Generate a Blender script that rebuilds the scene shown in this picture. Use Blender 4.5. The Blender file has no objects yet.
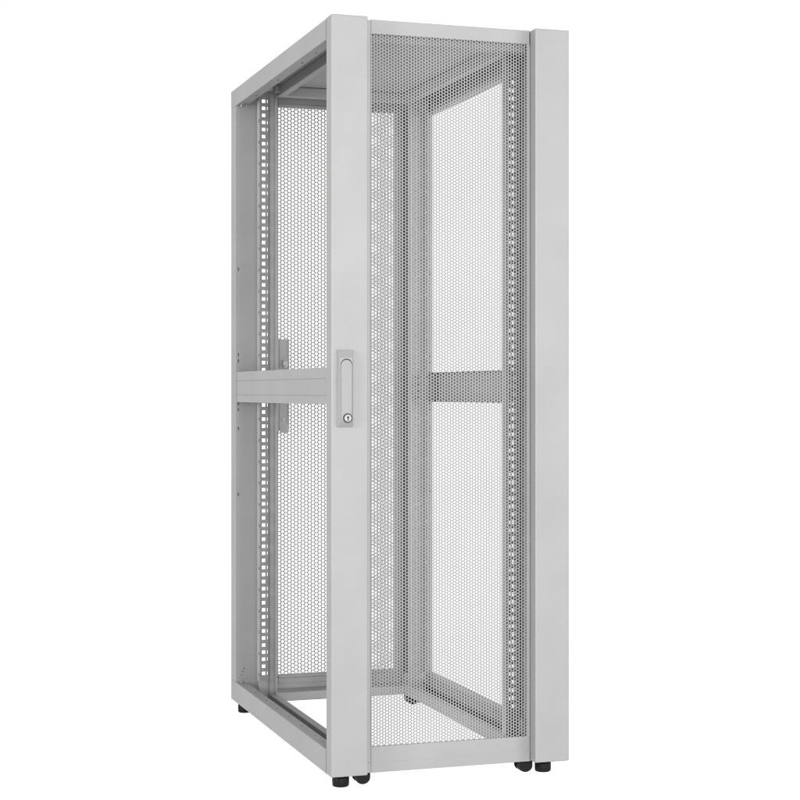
import bpy, bmesh, math
import numpy as np
from mathutils import Vector

S = bpy.context.scene
COL = S.collection

# ---------------------------------------------------------------- camera
cam_d = bpy.data.cameras.new("camera")
cam = bpy.data.objects.new("camera", cam_d)
COL.objects.link(cam)
S.camera = cam
LIFT = 0.0358                       # the cabinet body stands this far above the floor on its feet
cam.location = (-1.07374, -3.80004, 0.89702 + LIFT)
cam.rotation_euler = (math.radians(90), 0, -0.315732)
cam_d.sensor_width = 36
cam_d.lens = 1700.35 / 800 * 36
cam_d.shift_y = -8.53 / 800
cam_d.clip_end = 500

# ---------------------------------------------------------------- light: white studio
W = bpy.data.worlds.new("World")
S.world = W
W.use_nodes = True
bg = W.node_tree.nodes["Background"]
bg.inputs[0].default_value = (1, 1, 1, 1)
bg.inputs[1].default_value = 1.03
S.view_settings.view_transform = 'Standard'
S.view_settings.look = 'None'
S.view_settings.exposure = 0
S.view_settings.gamma = 1
S.cycles.filter_width = 1.15


def area(name, loc, aim, size, power):
    d = bpy.data.lights.new(name, 'AREA')
    d.shape = 'RECTANGLE'
    d.size, d.size_y = size
    d.energy = power
    o = bpy.data.objects.new(name, d)
    COL.objects.link(o)
    o.location = loc
    o.rotation_euler = (Vector(aim) - Vector(loc)).to_track_quat('-Z', 'Y').to_euler()
    return o


area("softbox", (4.4, -3.8, 1.6), (0.3, 0.2, 0.95), (2.2, 2.6), 165)
area("softbox", (0.1, -5.8, 1.5), (0.2, 0.8, 0.95), (0.8, 2.4), 265)
area("softbox", (-1.0, -5.4, 1.5), (0.2, 0.8, 0.95), (0.8, 2.4), 85)  # added fill near the camera axis, brightens left rail and rear frame
area("softbox", (-4.8, -1.4, 1.5), (0.1, 0.6, 0.95), (1.8, 2.4), 235)

# ---------------------------------------------------------------- materials


def mat(name, col, rough=0.45, metal=0.0, var=0.045, bump=0.02, scale=900, spec=0.5):
    m = bpy.data.materials.new(name)
    m.use_nodes = True
    nt = m.node_tree
    b = nt.nodes["Principled BSDF"]
    b.inputs['Roughness'].default_value = rough
    b.inputs['Metallic'].default_value = metal
    b.inputs['Specular IOR Level'].default_value = spec
    tc = nt.nodes.new('ShaderNodeTexCoord')
    n1 = nt.nodes.new('ShaderNodeTexNoise')
    n1.inputs['Scale'].default_value = 7
    n1.inputs['Detail'].default_value = 5
    nt.links.new(tc.outputs['Object'], n1.inputs['Vector'])
    mr = nt.nodes.new('ShaderNodeMapRange')
    mr.inputs['From Min'].default_value = 0.3
    mr.inputs['From Max'].default_value = 0.7
    mr.inputs['To Min'].default_value = 1 - var
    mr.inputs['To Max'].default_value = 1 + var
    nt.links.new(n1.outputs['Fac'], mr.inputs['Value'])
    mx = nt.nodes.new('ShaderNodeVectorMath')
    mx.operation = 'SCALE'
    mx.inputs[0].default_value = col
    nt.links.new(mr.outputs[0], mx.inputs['Scale'])
    nt.links.new(mx.outputs[0], b.inputs['Base Color'])
    if bump:
        n2 = nt.nodes.new('ShaderNodeTexNoise')
        n2.inputs['Scale'].default_value = scale
        nt.links.new(tc.outputs['Object'], n2.inputs['Vector'])
        bp = nt.nodes.new('ShaderNodeBump')
        bp.inputs['Strength'].default_value = bump
        bp.inputs['Distance'].default_value = 0.001
        nt.links.new(n2.outputs['Fac'], bp.inputs['Height'])
        nt.links.new(bp.outputs[0], b.inputs['Normal'])
    return m


GREY = (0.200, 0.2005, 0.199)
M_PAINT = mat("grey_powder_coat", GREY, 0.5)
M_RAIL = mat("zinc_rail", (0.27, 0.27, 0.27), 0.42, 0.2, 0.06)
M_PLASTIC = mat("handle_grey", (0.174, 0.174, 0.173), 0.4, 0, 0.02)
M_STEEL = mat("lock_steel", (0.24, 0.24, 0.24), 0.42, 0.4, 0.02, 0)
M_DARK = mat("dark_gap", (0.02, 0.02, 0.02), 0.6, 0, 0.02, 0)
M_RUBBER = mat("black_rubber", (0.006, 0.006, 0.006), 0.5, 0, 0.1, 0.05, 300, spec=0.12)
M_FLOOR = mat("glowing_white_floor", (0.10, 0.10, 0.10), 0.9, 0, 0.0, 0, spec=0.0)   # plain floor with an added even glow, keeps it white and shadowless
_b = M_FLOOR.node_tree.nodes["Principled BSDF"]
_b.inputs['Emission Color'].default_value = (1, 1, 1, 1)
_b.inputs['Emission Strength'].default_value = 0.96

# ---------------------------------------------------------------- helpers
ROOT_LOC = Vector((0.3, 0.54, 0.0))


def link_bm(name, bm, mats, parent=None):
    me = bpy.data.meshes.new(name)
    bm.to_mesh(me)
    bm.free()
    for m in (mats if isinstance(mats, (list, tuple)) else [mats]):
        me.materials.append(m)
    o = bpy.data.objects.new(name, me)
    COL.objects.link(o)
    if parent is not None:
        o.parent = parent
        if parent is ROOT:
            o.location = -ROOT_LOC + Vector((0, 0, LIFT))
    return o


def box(bm, x0, x1, y0, y1, z0, z1, bev=0.0012, mi=0, seg=2):
    t = bmesh.new()
    bmesh.ops.create_cube(t, size=1)
    for v in t.verts:
        v.co = Vector(((x0 + x1) / 2 + v.co.x * (x1 - x0), (y0 + y1) / 2 + v.co.y * (y1 - y0), (z0 + z1) / 2 + v.co.z * (z1 - z0)))
    if bev:
        bmesh.ops.bevel(t, geom=t.edges[:], offset=bev, segments=seg, profile=0.5, affect='EDGES')
    for f in t.faces:
        f.material_index = mi
    me = bpy.data.meshes.new("tmp")
    t.to_mesh(me)
    t.free()
    bm.from_mesh(me)
    bpy.data.meshes.remove(me)


def prism(bm, pts, axis, a, b, mi=0):
    """extrude a closed outline along an axis; pts are the two other coordinates in order"""
    def co(p, t):
        return {0: (t, p[0], p[1]), 1: (p[0], t, p[1]), 2: (p[0], p[1], t)}[axis]
    v0 = [bm.verts.new(co(p, a)) for p in pts]
    v1 = [bm.verts.new(co(p, b)) for p in pts]
    n = len(pts)
    fs = [bm.faces.new(v0), bm.faces.new(v1[::-1])]
    for i in range(n):
        fs.append(bm.faces.new((v0[i], v1[i], v1[(i + 1) % n], v0[(i + 1) % n])))
    for f in fs:
        f.material_index = mi
    bmesh.ops.recalc_face_normals(bm, faces=fs)
    return fs


def channel(path, t):
    """outline of a folded sheet of thickness t along an open path of 2-D points"""
    P = [Vector(p) for p in path]
    L, R = [], []
    for i, p in enumerate(P):
        d0 = (p - P[i - 1]).normalized() if i else None
        d1 = (P[i + 1] - p).normalized() if i < len(P) - 1 else None
        d0 = d0 or d1
        d1 = d1 or d0
        n0, n1 = Vector((-d0.y, d0.x)), Vector((-d1.y, d1.x))
        m = (n0 + n1) / (1 + n0.dot(n1))
        L.append(p)
        R.append(p + m * t)
    return [tuple(q) for q in L] + [tuple(q) for q in R[::-1]]


def lathe(bm, prof, cx, cy, n=40, mi=0):
    rings = []
    for r, z in prof:
        rings.append([bm.verts.new((cx + r * math.cos(2 * math.pi * k / n), cy + r * math.sin(2 * math.pi * k / n), z)) for k in range(n)])
    fs = []
    for a, b in zip(rings, rings[1:]):
        for k in range(n):
            f = bm.faces.new((a[k], a[(k + 1) % n], b[(k + 1) % n], b[k]))
            f.smooth = True
            fs.append(f)
    fs.append(bm.faces.new(rings[0]))
    fs.append(bm.faces.new(rings[-1]))
    for f in fs:
        f.material_index = mi
    bmesh.ops.recalc_face_normals(bm, faces=fs)


def cyl(bm, c, axis, r, h0, h1, n=20, mi=0):
    pts = [(c[0] + r * math.cos(2 * math.pi * k / n), c[1] + r * math.sin(2 * math.pi * k / n)) for k in range(n)]
    prism(bm, pts, axis, h0, h1, mi)


def perforated(name, x0, z0, nx, nz, sx, sz, dia, y, t, m, parent):
    """a sheet with nx columns of round holes, every second column half a pitch lower; each hole is real"""
    i, j = np.meshgrid(np.arange(nx), np.arange(nz), indexing='ij')
    cx = (x0 + sx * (i + 0.5)).ravel()
    cz = (z0 + sz * (j + 0.5 + 0.5 * (i % 2))).ravel()
    r = dia / 2
    ang = np.arange(12) * math.pi / 6
    o = np.array([(sx / 2, 0), (sx / 2, sz / 2), (-sx / 2, sz / 2), (-sx / 2, 0), (-sx / 2, -sz / 2), (sx / 2, -sz / 2)])
    h = np.stack([np.cos(ang) * r, np.sin(ang) * r], 1)
    loc = np.concatenate([o, h])                     # 18 points a side
    N = len(cx)
    P = np.zeros((N, 36, 3))
    for s, yy in ((0, y), (18, y + t)):
        P[:, s:s + 18, 0] = cx[:, None] + loc[None, :, 0]
        P[:, s:s + 18, 2] = cz[:, None] + loc[None, :, 1]
        P[:, s:s + 18, 1] = yy
    hid = {0: 0, 1: 2, 2: 4, 3: 6, 4: 8, 5: 10}
    fr = []
    for k in range(6):
        k2 = (k + 1) % 6
        a, b = hid[k], hid[k] + 1
        c = hid[k2]
        if k in (0, 3):                               # mid side to corner
            fr.append([k, k2, 6 + c, 6 + b])
            fr.append([k, 6 + b, 6 + a])
        else:
            fr.append([k, k2, 6 + b, 6 + a])
            fr.append([k2, 6 + c, 6 + b])
    faces = []
    for f in fr:
        faces.append(f)
        faces.append([q + 18 for q in f[::-1]])
    for k in range(12):
        k2 = (k + 1) % 12
        faces.append([6 + k, 6 + k2, 24 + k2, 24 + k])
    flat = np.concatenate([np.array(f) for f in faces])
    sizes = np.array([len(f) for f in faces])
    loops = (flat[None, :] + 36 * np.arange(N)[:, None]).ravel()
    tot = np.tile(sizes, N)
    starts = np.concatenate([[0], np.cumsum(tot)[:-1]])
    me = bpy.data.meshes.new(name)
    me.vertices.add(N * 36)
    me.vertices.foreach_set("co", P.reshape(-1).astype(np.float32))
    me.loops.add(len(loops))
    me.loops.foreach_set("vertex_index", loops.astype(np.int32))
    me.polygons.add(len(tot))
    me.polygons.foreach_set("loop_start", starts.astype(np.int32))
    me.update(calc_edges=True)
    me.validate()
    me.materials.append(m)
    ob = bpy.data.objects.new(name, me)
    COL.objects.link(ob)
    ob.parent = parent
    return ob


# ---------------------------------------------------------------- the surface it stands on
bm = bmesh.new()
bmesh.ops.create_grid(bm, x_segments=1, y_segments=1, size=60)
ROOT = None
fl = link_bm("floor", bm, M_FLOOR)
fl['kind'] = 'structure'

# ---------------------------------------------------------------- the cabinet
ROOT = bpy.data.objects.new("server_cabinet", None)
COL.objects.link(ROOT)
ROOT.location = ROOT_LOC
ROOT['label'] = "tall light grey open-sided server rack cabinet with perforated doors on black feet"
ROOT['category'] = "server cabinet"

WX, H, Y0, Y1 = 0.600, 1.772, 0.046, 1.0752        # body width, height, front and back of the frame
T = 0.0016


def mx(x, s):                                        # mirror to the other side
    return x if s == 0 else WX - x


def mpath(path, s):
    return [(mx(p[0], s), p[1]) for p in path]


def mbox(bm, s, x0, x1, *a, **k):
    xa, xb = sorted((mx(x0, s), mx(x1, s)))
    box(bm, xa, xb, *a, **k)


# side beams: folded sheet, outer face, lip and inner return
for s in (0, 1):
    bm = bmesh.new()
    prism(bm, channel(mpath([(0.030, 1.734), (0.030, 1.722), (0.0, 1.722), (0.0, H), (0.055, H)], s), -T if s == 0 else T), 1, Y0, Y1)
    for yy in (0.075, 0.20, 0.33, 0.58, 0.83, 0.97):
        cyl(bm, (mx(0.018, s), yy), 2, 0.0022, 1.7208, 1.7222, 10, 1)
    bmesh.ops.bevel(bm, geom=[e for e in bm.edges if abs((e.verts[0].co - e.verts[1].co).y) > 0.5], offset=0.0009, segments=2, affect='EDGES')
    link_bm("side_beam", bm, [M_PAINT, M_DARK], ROOT)
    bm = bmesh.new()
    prism(bm, channel(mpath([(0.030, 0.024), (0.030, 0.058), (0.0, 0.058), (0.0, 0.0), (0.030, 0.0)], s), T if s == 0 else -T), 1, Y0, Y1)
    for yy in (0.062, 0.13, 0.20, 0.33, 0.46, 0.58, 0.70, 0.83):
        cyl(bm, (mx(0.016, s), yy), 2, 0.0022, 0.0575, 0.0584, 10, 1)
    bmesh.ops.bevel(bm, geom=[e for e in bm.edges if abs((e.verts[0].co - e.verts[1].co).y) > 0.5], offset=0.0009, segments=2, affect='EDGES')
    link_bm("side_beam", bm, [M_PAINT, M_DARK], ROOT)
    # inner beams that carry the rails
    bm = bmesh.new()
    mbox(bm, s, 0.100, 0.121, 0.0860, 0.9040, 1.7370, 1.7655, 0.0015)
    link_bm("inner_beam", bm, M_PAINT, ROOT)
    bm = bmesh.new()
    mbox(bm, s, 0.034, 0.0790, Y0 + 0.04, 0.9745, 0.002, 0.010, 0.001)
    mbox(bm, s, 0.0792, 0.100, Y0 + 0.04, 0.9745, 0.002, 0.0335, 0.0015)
    link_bm("inner_beam", bm, M_PAINT, ROOT)

# roof
bm = bmesh.new()
box(bm, 0.057, WX - 0.057, 0.060, 1.060, 1.7665, 1.7705, 0.001)
box(bm, 0.135, WX - 0.135, 0.16, 0.88, 1.7630, 1.7664, 0.001)
link_bm("roof_panel", bm, M_PAINT, ROOT)

# cross beams, front and rear, top and bottom
bm = bmesh.new(); box(bm, 0.004, WX - 0.004, Y0 + 0.002, 0.085, 1.7245, 1.7655, 0.0015); link_bm("cross_beam", bm, M_PAINT, ROOT)
bm = bmesh.new(); box(bm, 0.004, WX - 0.004, Y0 + 0.002, 0.084, 0.003, 0.040, 0.0015); link_bm("cross_beam", bm, M_PAINT, ROOT)
bm = bmesh.new(); box(bm, 0.0995, WX - 0.0995, 0.905, 0.932, 1.7385, 1.7655, 0.0015); link_bm("cross_beam", bm, M_PAINT, ROOT)
bm = bmesh.new()
prism(bm, channel([(0.975, 0.002), (0.975, 0.027), (1.046, 0.027), (1.046, 0.040)], -T), 0, 0.032, WX - 0.032)
bmesh.ops.bevel(bm, geom=[e for e in bm.edges if abs((e.verts[0].co - e.verts[1].co).x) > 0.3], offset=0.0008, segments=2, affect='EDGES')
link_bm("cross_beam", bm, M_PAINT, ROOT)

# corner posts
for s in (0, 1):
    bm = bmesh.new()                                  # rear: broad plate facing forward, deep outer flange
    prism(bm, channel(mpath([(0.065, 1.030), (0.065, 1.011), (0.0, 1.011), (0.0, Y1 - 0.001), (0.03, Y1 - 0.001)], s), -T if s == 0 else T), 2, 0.0582, 1.7218)
    bmesh.ops.bevel(bm, geom=[e for e in bm.edges if abs((e.verts[0].co - e.verts[1].co).z) > 0.5], offset=0.0009, segments=2, affect='EDGES')
    mbox(bm, s, 0.0312, 0.0650, 1.011, 1.0126, 1.7222, 1.7600, bev=0)
    mbox(bm, s, 0.0312, 0.0900, 1.011, 1.0126, 0.0050, 0.0578, bev=0)
    mbox(bm, s, 0.0634, 0.0650, 1.0128, 1.030, 1.7222, 1.7600, bev=0)
    for zz in (0.985, 1.003, 0.845, 0.862, 0.79, 0.60, 1.25):      # small slots in the plate
        mbox(bm, s, 0.0055, 0.0080, 1.0105, 1.0113, zz - 0.005, zz + 0.005, bev=0, mi=1)
    for (xx, zz) in ((0.020, 0.088), (0.016, 0.078), (0.023, 0.097)):
        cyl(bm, (mx(xx, s), zz), 1, 0.0016, 1.0104, 1.0113, 8, 1)
    cyl(bm, (mx(0.014, s), 0.997), 2, 0.0042, 1.7165, 1.7218, 12, 2)
    cyl(bm, (mx(0.014, s), 1.000), 2, 0.0036, 0.0582, 0.0615, 12, 2)
    link_bm("corner_post", bm, [M_PAINT, M_DARK, M_STEEL], ROOT)
    bm = bmesh.new()                                  # front: shallow, behind the door
    mbox(bm, s, 0.0048, 0.062, Y0 - 0.001, Y0 + 0.012, 0.0582, 1.7218, 0.0012)
    link_bm("corner_post", bm, M_PAINT, ROOT)

# side braces with two pressed lines
for s in (0, 1):
    bm = bmesh.new()
    zl, zh = 0.8665, 0.9535
    path = [(0.022, zl), (0.0015, zl), (0.0015, 0.8862), (0.0026, 0.8869), (0.0026, 0.8876), (0.0018, 0.8883),
            (0.0018, 0.9265), (0.0026, 0.9272), (0.0026, 0.9279), (0.0015, 0.9286), (0.0015, zh), (0.022, zh)]
    prism(bm, channel(mpath(path, s), -T if s == 0 else T), 1, Y0, 1.0105)
    link_bm("side_brace", bm, M_PAINT, ROOT)


# mounting rails: square holes, a row of small slots, folded edges
def rail(s, yf, back, z0, z1):
    bm = bmesh.new()
    xs = [0.0467, 0.0602, 0.0708, 0.0754, 0.0782, 0.0840, 0.0852, 0.098]
    pitch, hs, sl = 0.0202, 0.0051, 0.0044
    n = int((z1 - 0.03 - z0 - 0.072) / pitch)
    zc = [z1 - 0.03 - pitch * k for k in range(n + 1)]
    zs = sorted([z0, z1, z0 + 0.068] + [c + d for c in zc for d in (-hs, hs, -sl, sl)])
    V = {}

    def vv(a, b):
        if (a, b) not in V:
            yo = yf + (0.0025 if a in (5,) else 0)
            x = xs[a]
            if b == 0 and a == 0:
                x = 0.058
            V[(a, b)] = bm.verts.new((mx(x, s), yo, zs[b]))
        return V[(a, b)]
    for a in range(len(xs) - 1):
        for b in range(len(zs) - 1):
            zm = (zs[b] + zs[b + 1]) / 2
            k = min(range(len(zc)), key=lambda q: abs(zc[q] - zm))
            dz = abs(zc[k] - zm)
            if a == 1 and dz < hs:
                continue
            if a == 3 and dz < sl and k % 3 != 2:
                continue
            bm.faces.new((vv(a, b), vv(a + 1, b), vv(a + 1, b + 1), vv(a, b + 1)))
    bmesh.ops.recalc_face_normals(bm, faces=bm.faces[:])
    bmesh.ops.solidify(bm, geom=bm.faces[:], thickness=0.0016)
    ya, yb = sorted((yf + (0.002 if back > 0 else -0.002), yf + back))
    # outer return with slots, inner return plain
    prev = z0 + 0.062
    for c in zc[::-3]:
        mbox(bm, s, 0.0467, 0.0483, ya, yb, prev, c - 0.004, bev=0)
        mbox(bm, s, 0.0467, 0.0483, (ya + yb) / 2, yb, c - 0.004, c + 0.004, bev=0)
        prev = c + 0.004
    mbox(bm, s, 0.0467, 0.0483, ya, yb, prev, z1, bev=0)
    mbox(bm, s, 0.0962, 0.0980, ya, yb, z0, z1, bev=0.0004)
    link_bm("mounting_rail", bm, M_RAIL, ROOT)
    bm = bmesh.new()
    mbox(bm, s, 0.0860, 0.1000, yf - 0.0580, yf - 0.0300, 1.746, 1.7655, 0.0012)
    cyl(bm, (mx(0.093, s), 1.755), 1, 0.0025, yf - 0.0590, yf - 0.0578, 12, 1)
    link_bm("rail_bracket", bm, [M_PAINT, M_STEEL], ROOT)


for s in (0, 1):
    rail(s, 0.197, -0.028, 0.0105, 1.748)
    rail(s, 0.945, -0.028, 0.0105, 1.757)

# blanking strip between the right front rail and the side
bm = bmesh.new()
prism(bm, channel([(0.5945, 0.340), (0.5945, 0.062), (0.5850, 0.062)], -T), 2, 0.060, 1.7205)  # front stretch added to screen the right front rail from light
link_bm("filler_panel", bm, M_PAINT, ROOT)

# ---------------------------------------------------------------- rear door
RX0, RX1, RZ0, RZ1 = 0.1375, 0.4985, 0.063, 1.7345
bm = bmesh.new()
ya, yb = 1.058, 1.0815
box(bm, 0.112, RX0, ya, yb, 0.004, 1.768, 0.0015)
box(bm, RX1, 0.588, ya, yb, 0.004, 1.768, 0.0015)
box(bm, RX0, RX1, ya, yb, 0.004, RZ0, 0.0015)
box(bm, RX0, RX1, ya, yb, RZ1, 1.768, 0.0015)
box(bm, RX0 - 0.001, RX1 + 0.001, ya - 0.006, ya - 0.0004, RZ1 + 0.001, RZ1 + 0.006, 0.001)      # folded edges inside
box(bm, RX0 - 0.001, RX1 + 0.001, ya - 0.006, ya - 0.0004, RZ0 - 0.006, RZ0 - 0.001, 0.001)
box(bm, RX0 - 0.022, RX0 - 0.0185, ya - 0.008, ya - 0.0004, 0.03, 1.74, 0.001)
box(bm, RX1 + 0.0185, RX1 + 0.022, ya - 0.008, ya - 0.0004, 0.03, 1.74, 0.001)
rdoor = link_bm("rear_door", bm, M_PAINT, ROOT)
ncol, nrow = 35, 150
perforated("perforated_panel", RX0, RZ0 - 0.003, ncol, nrow, (RX1 - RX0) / ncol, (RZ1 - RZ0 + 0.003) / nrow, 0.0098, ya + 0.011, 0.0012, M_PAINT, rdoor)
bm = bmesh.new()
box(bm, 0.118, 0.1365, ya - 0.012, ya - 0.0005, 0.776, 1.050, 0.001)
for zz in (0.79, 0.86, 0.94, 1.035):
    cyl(bm, (0.128, zz), 1, 0.0022, ya - 0.0126, ya - 0.0118, 8, 1)
link_bm("lock_plate", bm, [M_PAINT, M_DARK], rdoor)
bm = bmesh.new()
pts = [(0.1375, 1.050), (0.1375, 0.790)] + [(0.1525 + 0.015 * math.cos(a), 0.790 + 0.015 * math.sin(a)) for a in np.linspace(math.pi * 1.08, math.pi * 1.92, 9)] + [(0.1675, 0.790), (0.1675, 1.050)]
prism(bm, pts, 1, ya - 0.010, ya - 0.002)
box(bm, 0.1625, 0.1660, ya - 0.013, ya - 0.0101, 0.80, 1.046, 0.0006)
cyl(bm, (0.150, 0.815), 1, 0.0052, ya - 0.0125, ya - 0.0098, 16, 1)
cyl(bm, (0.155, 0.970), 1, 0.0052, ya - 0.0125, ya - 0.0098, 16, 1)
link_bm("latch", bm, [M_PAINT, M_STEEL], rdoor)
bm = bmesh.new()
n = 24
pts = [(0.1545 + 0.008 * math.cos(a), 0.978 + 0.013 * math.sin(a)) for a in np.linspace(0, 2 * math.pi, n, endpoint=False)]
fs = prism(bm, pts, 1, ya - 0.024, ya - 0.0128)
bmesh.ops.bevel(bm, geom=fs[0].edges[:], offset=0.004, segments=3, affect='EDGES')
link_bm("latch_knob", bm, M_STEEL, rdoor)

# ---------------------------------------------------------------- front door
PX = 0.0884                                          # pillar width
DY = 0.032                                           # the perforated sheet lies this far behind the pillars
HX0, HX1, HZ0, HZ1 = 0.1072, 0.5035, 0.0590, 1.7410
bm = bmesh.new()                                      # plain margins of the sheet
box(bm, HX0 - 0.001, HX1 + 0.006, DY, DY + 0.010, HZ1, H + 0.0022, 0.0012)
box(bm, HX0 - 0.001, HX1 + 0.006, DY, DY + 0.0098, -0.0018, HZ0, 0.0010)
box(bm, HX0 - 0.001, HX1 + 0.006, DY - 0.0006, DY + 0.0100, -0.0020, 0.0215, 0.0008)
box(bm, HX1, HX1 + 0.006, DY, DY + 0.010, HZ0, HZ1, 0)
box(bm, HX0 - 0.001, HX0, DY, DY + 0.010, HZ0, HZ1, 0)
box(bm, PX - 0.010, HX0 + 0.0, DY + 0.0016, DY + 0.0096, 0.0216, H + 0.0012, 0)     # sunk strip beside the lock pillar
box(bm, PX - 0.010, HX0 + 0.0, DY + 0.0008, DY + 0.0096, -0.0018, 0.0214, 0)
box(bm, HX1 + 0.005, 0.53, DY + 0.003, DY + 0.0096, -0.0018, H + 0.0012, 0)
box(bm, HX1 + 0.0062, HX1 + 0.0075, DY + 0.0005, DY + 0.0032, 1.735, H - 0.003, 0, 1)
fdoor = link_bm("front_door", bm, [M_PAINT, M_DARK], ROOT)
ncol, nrow = 56, 225
perforated("perforated_panel", HX0, HZ0 - 0.0037, ncol, nrow, (HX1 - HX0) / ncol, (HZ1 - HZ0 + 0.0037) / nrow, 0.0062, DY + 0.0004, 0.0010, M_PAINT, fdoor)
for s in (0, 1):
    bm = bmesh.new()
    mbox(bm, s, 0.0, PX, 0.0, 0.0445, 0.0, 1.774, bev=0.0025, seg=3)
    bmesh.ops.recalc_face_normals(bm, faces=bm.faces[:])
    link_bm("door_pillar", bm, M_PAINT, fdoor)

# swing handle with lock
bm = bmesh.new()
ex0, ex1, ez0, ez1 = 0.0140, 0.0515, 0.8145, 0.9935
F = -0.0105
back = [(ex0, ez0), (ex1, ez0), (ex1, ez1), (ex0, ez1)]
fx0, fx1, fz0, fz1 = ex0 + 0.0042, ex1 - 0.0032, ez0 + 0.0120, ez1 - 0.0180
front = [(fx0, fz0), (fx1, fz0), (fx1, fz1), (fx0, fz1)]
va = [bm.verts.new((x, 0.001, z)) for x, z in back]
vb = [bm.verts.new((x, -0.0042, z)) for x, z in back]
vc = [bm.verts.new((x, F, z)) for x, z in front]
for A, B in ((va, vb), (vb, vc)):
    for k in range(4):
        bm.faces.new((A[k], A[(k + 1) % 4], B[(k + 1) % 4], B[k]))
bm.faces.new(va)


def arch(x0, x1, zb, zt, n=18):
    r = (x1 - x0) / 2
    c = (x0 + x1) / 2
    return [(x0, zb), (x1, zb)] + [(c + r * math.cos(a), zt - r + r * math.sin(a)) for a in np.linspace(0, math.pi, n)]


sx0, sx1 = fx0 + 0.0012, fx1 - 0.0005
slot = arch(sx0, sx1, fz0 + 0.0015, ez1 - 0.0205)
vs = [bm.verts.new((x, F, z)) for x, z in slot]
ed = [bm.edges.new((vs[k], vs[(k + 1) % len(vs)])) for k in range(len(vs))]
ed += [bm.edges.get((vc[k], vc[(k + 1) % 4])) for k in range(4)]
bmesh.ops.triangle_fill(bm, use_beauty=True, edges=ed)
for f in list(bm.faces):                              # open the slot again if it was filled
    c = f.calc_center_median()
    if all(v in vs for v in f.verts):
        bm.faces.remove(f)
vd = [bm.verts.new((x, F + 0.0055, z)) for x, z in slot]
for k in range(len(vs)):
    f = bm.faces.new((vs[k], vs[(k + 1) % len(vs)], vd[(k + 1) % len(vs)], vd[k])); f.material_index = 0
f = bm.faces.new(vd); f.material_index = 1
bmesh.ops.recalc_face_normals(bm, faces=bm.faces[:])
bmesh.ops.bevel(bm, geom=[e for e in bm.edges if (e.verts[0] in vb and e.verts[1] in vb)], offset=0.0012, segments=2, affect='EDGES')
handle = link_bm("door_handle", bm, [M_PLASTIC, M_DARK], ROOT)

bm = bmesh.new()
lev = arch(sx0 + 0.0006, sx1 - 0.0006, fz0 + 0.0021, ez1 - 0.0230)
fs = prism(bm, lev, 1, F - 0.0006, F + 0.0052)
bmesh.ops.bevel(bm, geom=fs[0].edges[:], offset=0.0008, segments=2, affect='EDGES')
link_bm("lever", bm, M_PLASTIC, handle)

lx, lz = 0.0362, 0.8352
bm = bmesh.new()
nn = 36


def ring(r0, r1, y0, y1, mi):
    a = [bm.verts.new((lx + r0 * math.cos(t), y0, lz + r0 * math.sin(t))) for t in np.linspace(0, 2 * math.pi, nn, endpoint=False)]
    b = [bm.verts.new((lx + r1 * math.cos(t), y1, lz + r1 * math.sin(t))) for t in np.linspace(0, 2 * math.pi, nn, endpoint=False)]
    for k in range(nn):
        f = bm.faces.new((a[k], a[(k + 1) % nn], b[(k + 1) % nn], b[k]))
        f.material_index = mi
        f.smooth = True
    return b


ring(0.0112, 0.0112, F - 0.0003, F - 0.0018, 1)
ring(0.0112, 0.0084, F - 0.0018, F - 0.0016, 1)
ring(0.0084, 0.0084, F - 0.0016, F - 0.0034, 0)
b = ring(0.0084, 0.0078, F - 0.0034, F - 0.0042, 0)
f = bm.faces.new(b)
f.material_index = 0
box(bm, lx - 0.0014, lx + 0.0014, F - 0.0046, F - 0.0040, lz - 0.0062, lz + 0.0030, 0, 1)
cyl(bm, (lx, lz + 0.0016), 1, 0.0030, F - 0.0047, F - 0.0040, 14, 1)
bmesh.ops.recalc_face_normals(bm, faces=bm.faces[:])
link_bm("lock_cylinder", bm, [M_STEEL, M_DARK], handle)

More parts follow.
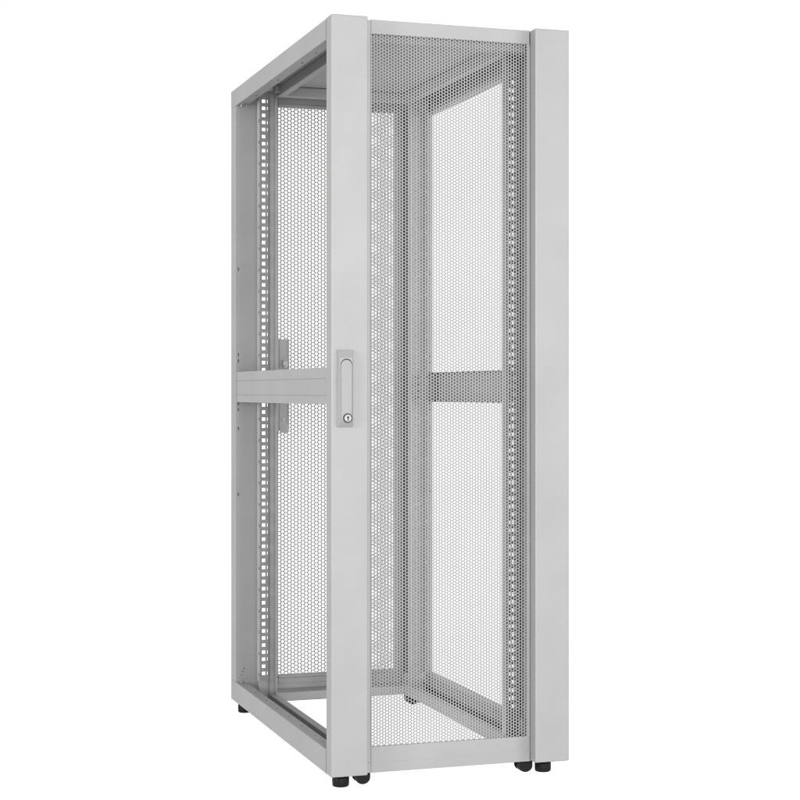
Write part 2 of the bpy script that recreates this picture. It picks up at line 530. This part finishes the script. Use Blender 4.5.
# ---------------------------------------------------------------- feet and castors
bm = bmesh.new()
lathe(bm, [(0.0170, -LIFT + 0.0002), (0.0188, -LIFT + 0.0012), (0.0197, -LIFT + 0.004), (0.0200, -LIFT + 0.010), (0.0200, -0.0160), (0.0196, -0.0140), (0.0180, -0.0135)], 0, 0)
lathe(bm, [(0.0186, -0.0136), (0.0186, -0.0085), (0.0120, -0.0080)], 0, 0)
foot0 = link_bm("levelling_foot", bm, M_RUBBER, ROOT)
bm = bmesh.new()
lathe(bm, [(0.0055, -0.0085), (0.0055, 0.012)], 0, 0, 16)
stem0 = link_bm("stem", bm, M_STEEL, foot0)
base = foot0.location.copy()
for k, (x, y) in enumerate(((0.0415, 0.066), (0.5585, 0.066), (0.034, 1.045), (0.566, 1.045))):
    o = foot0
    if k:
        o = foot0.copy(); COL.objects.link(o); o.parent = ROOT
        c = stem0.copy(); COL.objects.link(c); c.parent = o
    o.location = base + Vector((x, y, 0))

bm = bmesh.new()                                      # castor body: forked housing under a swivel plate
box(bm, -0.0215, 0.0215, -0.024, 0.024, -0.0035, -0.0005, 0.0008)
lathe(bm, [(0.015, -0.0100), (0.0175, -0.0075), (0.0175, -0.0036)], 0, 0, 24)
for yy in (-0.0165, 0.0135):
    pts = [(-0.0176, -0.0050), (0.0176, -0.0050)] + [(0.0176 * math.cos(a), -0.0170 + 0.0152 * math.sin(a)) for a in np.linspace(0, -math.pi, 17)]
    prism(bm, pts, 1, yy, yy + 0.003)
cast0 = link_bm("castor", bm, M_RUBBER, ROOT)
bm = bmesh.new()
R0, wz = 0.0148, -0.0184
prof = [(0.0120, -0.0130), (0.0140, -0.0115), (R0, -0.0070), (R0, 0.0070), (0.0140, 0.0115), (0.0120, 0.0130)]
rings = []
for r, yy in prof:
    rings.append([bm.verts.new((r * math.cos(t), yy, wz + r * math.sin(t))) for t in np.linspace(0, 2 * math.pi, 36, endpoint=False)])
for a, b in zip(rings, rings[1:]):
    for k in range(36):
        f = bm.faces.new((a[k], a[(k + 1) % 36], b[(k + 1) % 36], b[k])); f.smooth = True
bm.faces.new(rings[0]); bm.faces.new(rings[-1])
bmesh.ops.recalc_face_normals(bm, faces=bm.faces[:])
wheel0 = link_bm("wheel", bm, M_RUBBER, cast0)
for k, (x, y) in enumerate(((0.0925, 0.068), (0.5075, 0.068), (0.070, 1.000), (0.530, 1.000))):
    o = cast0
    if k:
        o = cast0.copy(); COL.objects.link(o); o.parent = ROOT
        c = wheel0.copy(); COL.objects.link(c); c.parent = o
    o.location = base + Vector((x, y, 0))
